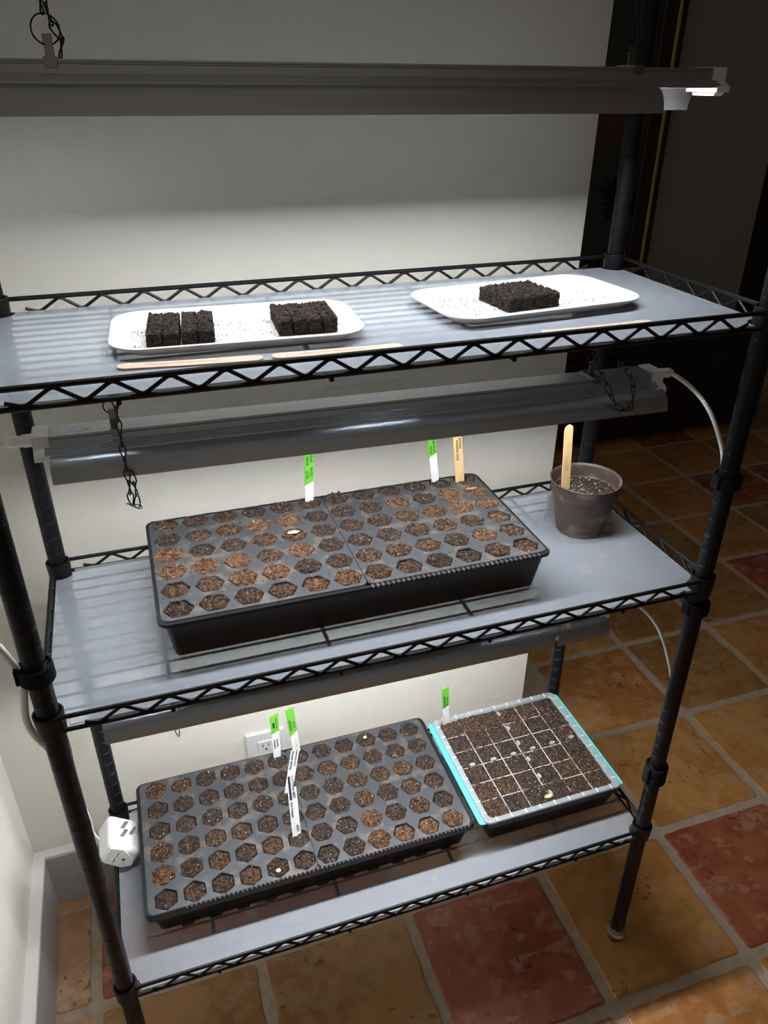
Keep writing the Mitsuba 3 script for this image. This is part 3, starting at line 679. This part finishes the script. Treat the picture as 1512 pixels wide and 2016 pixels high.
# ---------------------------------------------------------------- craft sticks lying on the liner
def stick_outline(L, B, n=8):
    o = []
    for k in range(n + 1): t = -PI / 2 + PI * k / n; o.append((L / 2 - B / 2 + B / 2 * math.cos(t), B / 2 * math.sin(t)))
    for k in range(n + 1): t = PI / 2 + PI * k / n; o.append((-L / 2 + B / 2 + B / 2 * math.cos(t), B / 2 * math.sin(t)))
    return o
def scribble(L, h, seed, n=60):
    r = np.random.default_rng(seed); x = np.linspace(0, L, n); y = h * (np.sin(np.arange(n) * 2.1) * r.uniform(.3, 1, n)) * .5
    return tube(np.c_[x, y, 0 * x], .00018, 4)
def lying(p0, p1, label, seed):
    key = thing('craft_stick', label, 'craft stick')
    p0, p1 = np.array(p0), np.array(p1); L = np.linalg.norm(p1 - p0); ex = unit(np.r_[p1 - p0, 0]); ey = np.array([-ex[1], ex[0], 0])
    m = trimesh.creation.extrude_polygon(sg.Polygon(stick_outline(L, .0175)), .0018, engine='earcut')
    v = np.array(m.vertices); warp = lambda x: .0010 * np.cos(np.asarray(x) / L * 2.5)
    m = m.subdivide_to_size(.012); v = np.array(m.vertices); v[:, 2] += .0010 - warp(v[:, 0]); m = TRI(v, m.faces, process=False)
    c = np.r_[(p0 + p1) / 2, M3 + .0002]
    put('body', frame(m, c, ex, ey, [0, 0, 1]), 'stick_wood', key)
    put('writing', frame(scribble(L * .5, .0045, seed), c + ex * (-L * .3) + np.array([0, 0, .0025]), ex, ey, [0, 0, 1]), 'pencil', key, label='faint handwriting')
lying((.1360, .0690), (.2835, .0520), 'wooden craft stick lying in front of the left foam tray, leftmost of three', 1)
lying((.2925, .0530), (.4375, .0465), 'wooden craft stick lying between the two foam trays, second from the left', 2)
lying((.6050, .0400), (.7560, .0430), 'wooden craft stick lying in front of the right foam tray', 3)

# ---------------------------------------------------------------- plant labels
def stake(kind, base, top, wdir, label, tape=None, texts=(), width=.0150, depth=.030, rounded=False):
    key = thing('plant_label', label, 'plant label')
    base, top = np.asarray(base, float), np.asarray(top, float)
    ez = unit(top - base); L = np.linalg.norm(top - base); ex = np.array([wdir[0], wdir[1], 0.0]); ex = unit(ex - ez * (ex @ ez)); n = np.cross(ex, ez)   # n faces the viewer
    if n[1] > 0: n = -n
    th = .0009 if not rounded else .0018
    w = width / 2
    if rounded: o = [(-w, -depth)] + [(w, -depth)] + [(w * math.cos(t), L - w + w * math.sin(t)) for t in np.linspace(0, PI, 13)]
    else: o = [(-w * .15, -depth), (w * .15, -depth), (w, -depth * .05), (w, L - .001), (w - .001, L), (-w + .001, L), (-w, L - .001), (-w, -depth * .05)]
    m = trimesh.creation.extrude_polygon(sg.Polygon(o), th, engine='earcut')
    fr = lambda mesh, off=0.0: frame(mesh, base + n * off, ex, ez, n)
    put('body', fr(m, -th / 2), kind, key)
    if tape is not None:
        t0, skew = tape
        tp = sg.Polygon([(-w - .0005, t0 - skew), (w + .0005, t0 + skew), (w + .0005, L + .0006), (-w - .0005, L + .0006)])
        put('tape', fr(trimesh.creation.extrude_polygon(tp, th + .0008, engine='earcut'), -th / 2 - .0004), 'tape_green', key, label='bright green tape')
    for txt, h, u, s, up, inkm in texts:
        off = th / 2 + .0006
        t = text_mesh(txt, h, .0003) if isinstance(txt, str) else txt
        if up: m2 = frame(t, base + n * off + ex * u + ez * s, ez, -ex, n)
        else: m2 = frame(t, base + n * off + ex * u + ez * s, -ez, ex, n)
        put('writing', m2, inkm, key, label='handwritten ink')
    return key
wd = (.96, .27)
stake('label_white', (.3822, .3180, M2 + .0610), (.3860, .3180, 1.0230), wd, 'white plant label with green tape, leftmost on the middle tray', (.034, .0025),
      [('6/21', .0044, -.0058, .056, False, 'ink'), ('MBIE', .0044, -.0058, .080, False, 'ink'), ('DECO', .0042, .0014, .061, False, 'ink'), ('HUA', .0044, .0014, .082, False, 'ink')])
stake('label_white', (.5975, .3220, M2 + .0610), (.5835, .3220, 1.0180), wd, 'leaning white plant label with green tape left of the wooden label', (.050, .0020),
      [('Zinnia', .0040, -.0020, .052, True, 'ink'), ('Zinberell', .0040, .0050, .053, True, 'ink')])
stake('label_wood', (.6350, .3060, M2 + .0600), (.6235, .3060, 1.0150), wd, 'wooden plant label with black handwriting at the back of the middle tray', None,
      [('6/21 Sunflow', .0042, -.0010, .044, True, 'ink'), ('Danyel', .0042, .0052, .064, True, 'ink')], width=.0175, rounded=True)
stake('label_white', (.2953, .3200, M1 + .0590), (.2958, .3200, .4790), wd, 'upright white plant label with short green tape, behind the others on the lowest tray', (.067, .0010),
      [('Sunflower', .0034, -.0022, .028, True, 'ink'), ('Plum F2', .0038, .0040, .030, True, 'ink'),
       (box(0, .026, -.0005, .0005, 0, .0003), 0, .0028, .076, True, 'ink'), (box(0, .013, -.0018, .0018, 0, .0003), 0, -.0028, .079, True, 'ink')])
stake('label_white', (.3335, .3225, M1 + .0600), (.3250, .3225, .4835), wd, 'leaning white plant label with bright green tape on the lowest tray, highest of its cluster', (.050, .0045),
      [('POM BAM', .0040, -.0020, .060, True, 'ink'), ('6-21', .0046, .0052, .064, True, 'ink'), ('Caf\u00e9 Au', .0050, .0034, .012, True, 'grey_print')])
stake('label_white', (.2970, .2315, M1 + .0600), (.3180, .2480, .4560), (.99, .1), 'white plant label reading ROUGE ROYAL slanting in the middle of the lowest tray', None,
      [('ROUGE ROYAL', .0040, -.0058, .088, False, 'ink'), ('Sunflower 6/21', .0034, .0018, .091, False, 'ink')])
stake('label_white', (.2920, .1400, M1 + .0600), (.2948, .1720, .4520), (.99, .1), 'white plant label with a crossed out line, foremost on the lowest tray', None,
      [('Sunflower MIX', .0042, .0006, .109, False, 'ink'), ('Ice Cream', .0040, -.0052, .062, False, 'ink'), (box(0, .042, -.0019, .0019, 0, .0003), 0, -.0036, .108, False, 'ink'), ('6/21', .0040, .0010, .020, False, 'ink')])
stake('label_white', (.6345, .3060, zs + .001), (.6280, .3060, .4620), wd, 'small white plant label with green tape in the clear square insert', (.046, .0015),
      [('Snapdragon', .0036, -.0018, .048, True, 'ink'), ('Pt Twinny', .0036, .0046, .048, True, 'ink')])

# ---------------------------------------------------------------- brown pot
px_, py_, rb_, rt_, h_ = .8077, .2044, .0381, .0566, .0915
key = thing('flower_pot', 'brown plastic flower pot of soil on the right of the middle shelf', 'flower pot')
prof = [(.001, 0.0025), (rb_ - .004, .0025), (rb_ - .003, .0), (rb_, .001), (rb_ + .0123, .066), (rb_ + .0128, .0665), (.0524, .0670), (.0528, .069), (.0549, .0890), (.0562, .0900), (.0566, .0910), (.0560, .0916), (.0548, .0905), (.0530, .0885), (.0515, .0700), (.0490, .0690), (.0485, .0660), (.036, .004), (.001, .004)]
m = lathe([(a, b + M2) for a, b in prof], 72, px_, py_)
put('body', m, 'pot_brown', key, smooth=35)
put('soil', TRI(polar_soil(lambda th: .0500 + 0 * th, .0030, 77, N=72, edge=.004, fine=.0020, jitter=.02).vertices * [.985, .985, 1] + [px_, py_, M2 + .0700], polar_soil(lambda th: .05 + 0 * th, .003, 77, N=72).faces, process=False), 'soil_dark', key, label='dark potting soil')
r = np.random.default_rng(9)
stuff('perlite', grains([(px_ + .044 * math.sqrt(u) * math.cos(a), py_ + .044 * math.sqrt(u) * math.sin(a), M2 + .0725) for u, a in zip(r.random(70), r.uniform(0, 6.28, 70))], r.uniform(.0004, .0011, 70), 2), 'perlite', key, 'white perlite specks')
stuff('straw', fibres([(px_ + .03, py_ + .01, M2 + .072), (px_ + .012, py_ + .022, M2 + .072), (px_ - .035, py_ + .01, M2 + .072)], .022, .0004, 8, 1.6), 'fibre', key, 'straw bits')
b = trimesh.creation.icosphere(2); b = TRI(b.vertices * [.0045, .0035, .0042] * (1 + .3 * (fbm(b.vertices * 3, 2)[:, None] - .5)) + [.7740, .1920, M2 + .0735], b.faces)
put('pebble', b, 'cream', key, smooth=True, label='cream pebble')
stake('label_wood', (.7790, .2150, M2 + .0660), (.7705, .2150, 1.0310), wd, 'round ended wooden plant label standing in the brown pot', None,
      [('Zinnia', .0032, -.0005, .052, False, 'pencil'), ('Thumbelina', .0032, -.0045, .064, False, 'pencil')], width=.0180, rounded=True, depth=.012)

# ---------------------------------------------------------------- plug adapter on the lowest shelf
key = thing('plug_adapter', 'white cube plug adapter with metal prongs leaning at the left end of the lowest tray', 'plug adapter')
t = math.radians(32)
ez = unit(np.array([.606, .025, .795]))                     # prong face normal
ey = unit(np.array([-.017, 1.0, -.018]) - ez * (np.array([-.017, 1.0, -.018]) @ ez)); ex = np.cross(ey, ez)
sx, sy, sz = .0600, .0705, .0420
O = np.array([-.0092, .2780, .3825]) + ex * sx / 2 - ey * sy / 2 - ez * sz / 2
def rbox(a, b, c_, r_):
    import manifold3d as m3
    s = m3.Manifold.sphere(r_, 20); ps = []
    for i in (-1, 1):
        for j in (-1, 1):
            for k in (-1, 1): ps.append(s.translate([i * (a / 2 - r_), j * (b / 2 - r_), k * (c_ / 2 - r_)]))
    mm = m3.Manifold.batch_hull(ps).to_mesh()
    return TRI(mm.vert_properties[:, :3], mm.tri_verts, process=False)
F = lambda m, o=(0, 0, 0): frame(m, O + ex * o[0] + ey * o[1] + ez * o[2], ex, ey, ez)
body = put('body', F(rbox(sx, sy, sz, .009)), 'white_plastic', key, smooth=40)
for (a, b) in ((-.0060, .0080), (-.0075, -.0100)):
    put('prong', F(box(a - .0032, a + .0032, b - .0008, b + .0008, sz / 2 - .001, sz / 2 + .016, .0004)), 'prong_metal', key, label='flat metal prong')
put('prong', F(lathe([(.0024, 0), (.0024, .015), (.0012, .018)], 14), (.0085, -.0010, sz / 2 - .001)), 'prong_metal', key, smooth=30, label='round metal prong')
pl = join([F(box(.009 + .0022 * k, .0096 + .0022 * k, -.029 + .002 * (k % 3), -.004 - .003 * (k % 2), sz / 2, sz / 2 + .0002)) for k in range(7)])
put('fine_print', pl, 'grey_print', key, label='fine grey print')
fy = -sy / 2
pan = [(-.022, -.014), (.010, -.017), (.024, -.010), (.020, .002), (-.004, .016), (-.024, .014)]
pm = trimesh.creation.extrude_polygon(sg.Polygon(pan).buffer(.002), .0016, engine='earcut')
face = put('outlet_face', frame(pm, O + ey * (fy + .0006), ex, ez, -ey), 'cap_plastic', key, label='outlet face panel')
for (a, b, w_, h2) in ((-.008, .006, .0016, .0085), (-.008, -.007, .0016, .0085), (.006, -.001, .0045, .0045)):
    put('slot', frame(box(a - w_ / 2, a + w_ / 2, b - h2 / 2, b + h2 / 2, 0, .0004), O + ey * (fy - .0010), ez * 0 + ex, ez, -ey), 'dark_slot', face)

# ---------------------------------------------------------------- wall outlet and switch plate
key = thing('wall_outlet', 'white wall outlet behind the tray on the lowest shelf', 'outlet')
x, z = .2890, .2740
put('plate', box(x - .0400, x + .0400, YB - .0055, YB + .0005, z - .057, z + .057, .0025), 'white_plastic', key)
for dz in (.0195, -.0195):
    rr = put('receptacle', box(x - .0170, x + .0170, YB - .0075, YB - .005, z + dz - .0145, z + dz + .0145, .001), 'white_plastic', key)
    for a, b, w_, h2 in ((-.0063, .003, .0018, .0080), (.0063, .003, .0018, .0070), (0, -.008, .0045, .0045)):
        put('slot', box(x + a - w_ / 2, x + a + w_ / 2, YB - .0079, YB - .0072, z + dz + b - h2 / 2, z + dz + b + h2 / 2), 'dark_slot', rr)
key = thing('switch_plate', 'wide white switch plate on the wall behind the middle light', 'switch plate')
x0, x1, z0, z1 = .4445, .6190, 1.0530, 1.1670
put('plate', box(x0, x1, YB - .0085, YB + .0005, z0, z1, .003), 'white_plastic', key)
for k in range(3):
    x = x0 + (x1 - x0) * (k + .5) / 3
    put('switch', box(x - .0160, x + .0160, YB - .0115, YB - .008, (z0 + z1) / 2 - .033, (z0 + z1) / 2 + .033, .001), 'white_plastic', key)

# ---------------------------------------------------------------- dark far side of the room
key = thing('picture', 'large dark framed flower painting with a gold inner line on the far wall', 'picture')
fx0, fx1, fz0, fz1 = 1.45, 2.535, .66, 2.15
yf = FY - .045
bars = [box(fx0, fx1, yf, FY - .0005, fz0, fz0 + .115, .006), box(fx0, fx1, yf, FY - .0005, fz1 - .115, fz1, .006), box(fx0, fx0 + .115, yf, FY - .0005, fz0, fz1, .006), box(fx1 - .115, fx1, yf, FY - .0005, fz0, fz1, .006)]
put('frame', join(bars), 'frame_wood', key)
g = []
for d in (.033,):
    g += [box(fx0 + d, fx1 - d, yf - .006, yf + .002, fz0 + d, fz0 + d + .016, .003), box(fx0 + d, fx1 - d, yf - .006, yf + .002, fz1 - d - .016, fz1 - d, .003), box(fx0 + d, fx0 + d + .016, yf - .006, yf + .002, fz0 + d, fz1 - d, .003), box(fx1 - d - .016, fx1 - d, yf - .006, yf + .002, fz0 + d, fz1 - d, .003)]
put('gilded_line', join(g), 'frame_gold', key, label='gold line of the frame')
put('canvas', box(fx0 + .10, fx1 - .10, FY - .030, FY - .001, fz0 + .10, fz1 - .10), 'canvas', key, label='dark painted canvas')
key = thing('low_chest', 'low dark wooden chest in the shadow against the far wall', 'chest')
put('body', box(1.25, 3.02, 2.06, FY - .02, .03, .44, .006), 'cabinet_wood', key)
put('top', box(1.23, 3.04, 2.04, FY - .018, .44, .465, .005), 'cabinet_wood', key)
for k in range(3): put('door', box(1.27 + .585 * k, 1.83 + .585 * k, 2.045, 2.062, .06, .42, .004), 'cabinet_wood', key)
for x in (1.30, 2.97):
    for y in (2.10, 2.42): put('leg', box(x - .03, x + .03, y - .03, y + .03, 0, .031), 'cabinet_wood', key)

# ---------------------------------------------------------------- small dried bits hanging on the shelf edge
key = thing('dried_sprig', 'dried pale seedling scraps hanging from the middle shelf edge', 'dried plant')
zz = Z[1] - .0305
put('stem', join([tube(spline([(.655, -.0036, zz), (.6545, -.006, zz - .010), (.6525, -.007, zz - .020)], 10), .0005, 5), tube(spline([(.650, -.0036, zz - .001), (.656, -.0055, zz - .004), (.662, -.0036, zz - .001)], 10), .0005, 5)]), 'fibre', key, smooth=True)
b = trimesh.creation.icosphere(2); bump = 1 + .5 * (fbm(b.vertices * 2.3, 2)[:, None] - .5)
put('petal', TRI(b.vertices * bump * [.0030, .0018, .0042] + [.6525, -.0070, zz - .022], b.faces), 'cream', key)
put('petal', TRI(b.vertices * bump * [.0038, .0018, .0050] + [.6690, -.0058, zz - .005], b.faces), 'cream', key)
put('seed_case', TRI(b.vertices * bump * [.0016, .0014, .0065] + [.6512, -.0072, zz - .032], b.faces), 'ink', key)
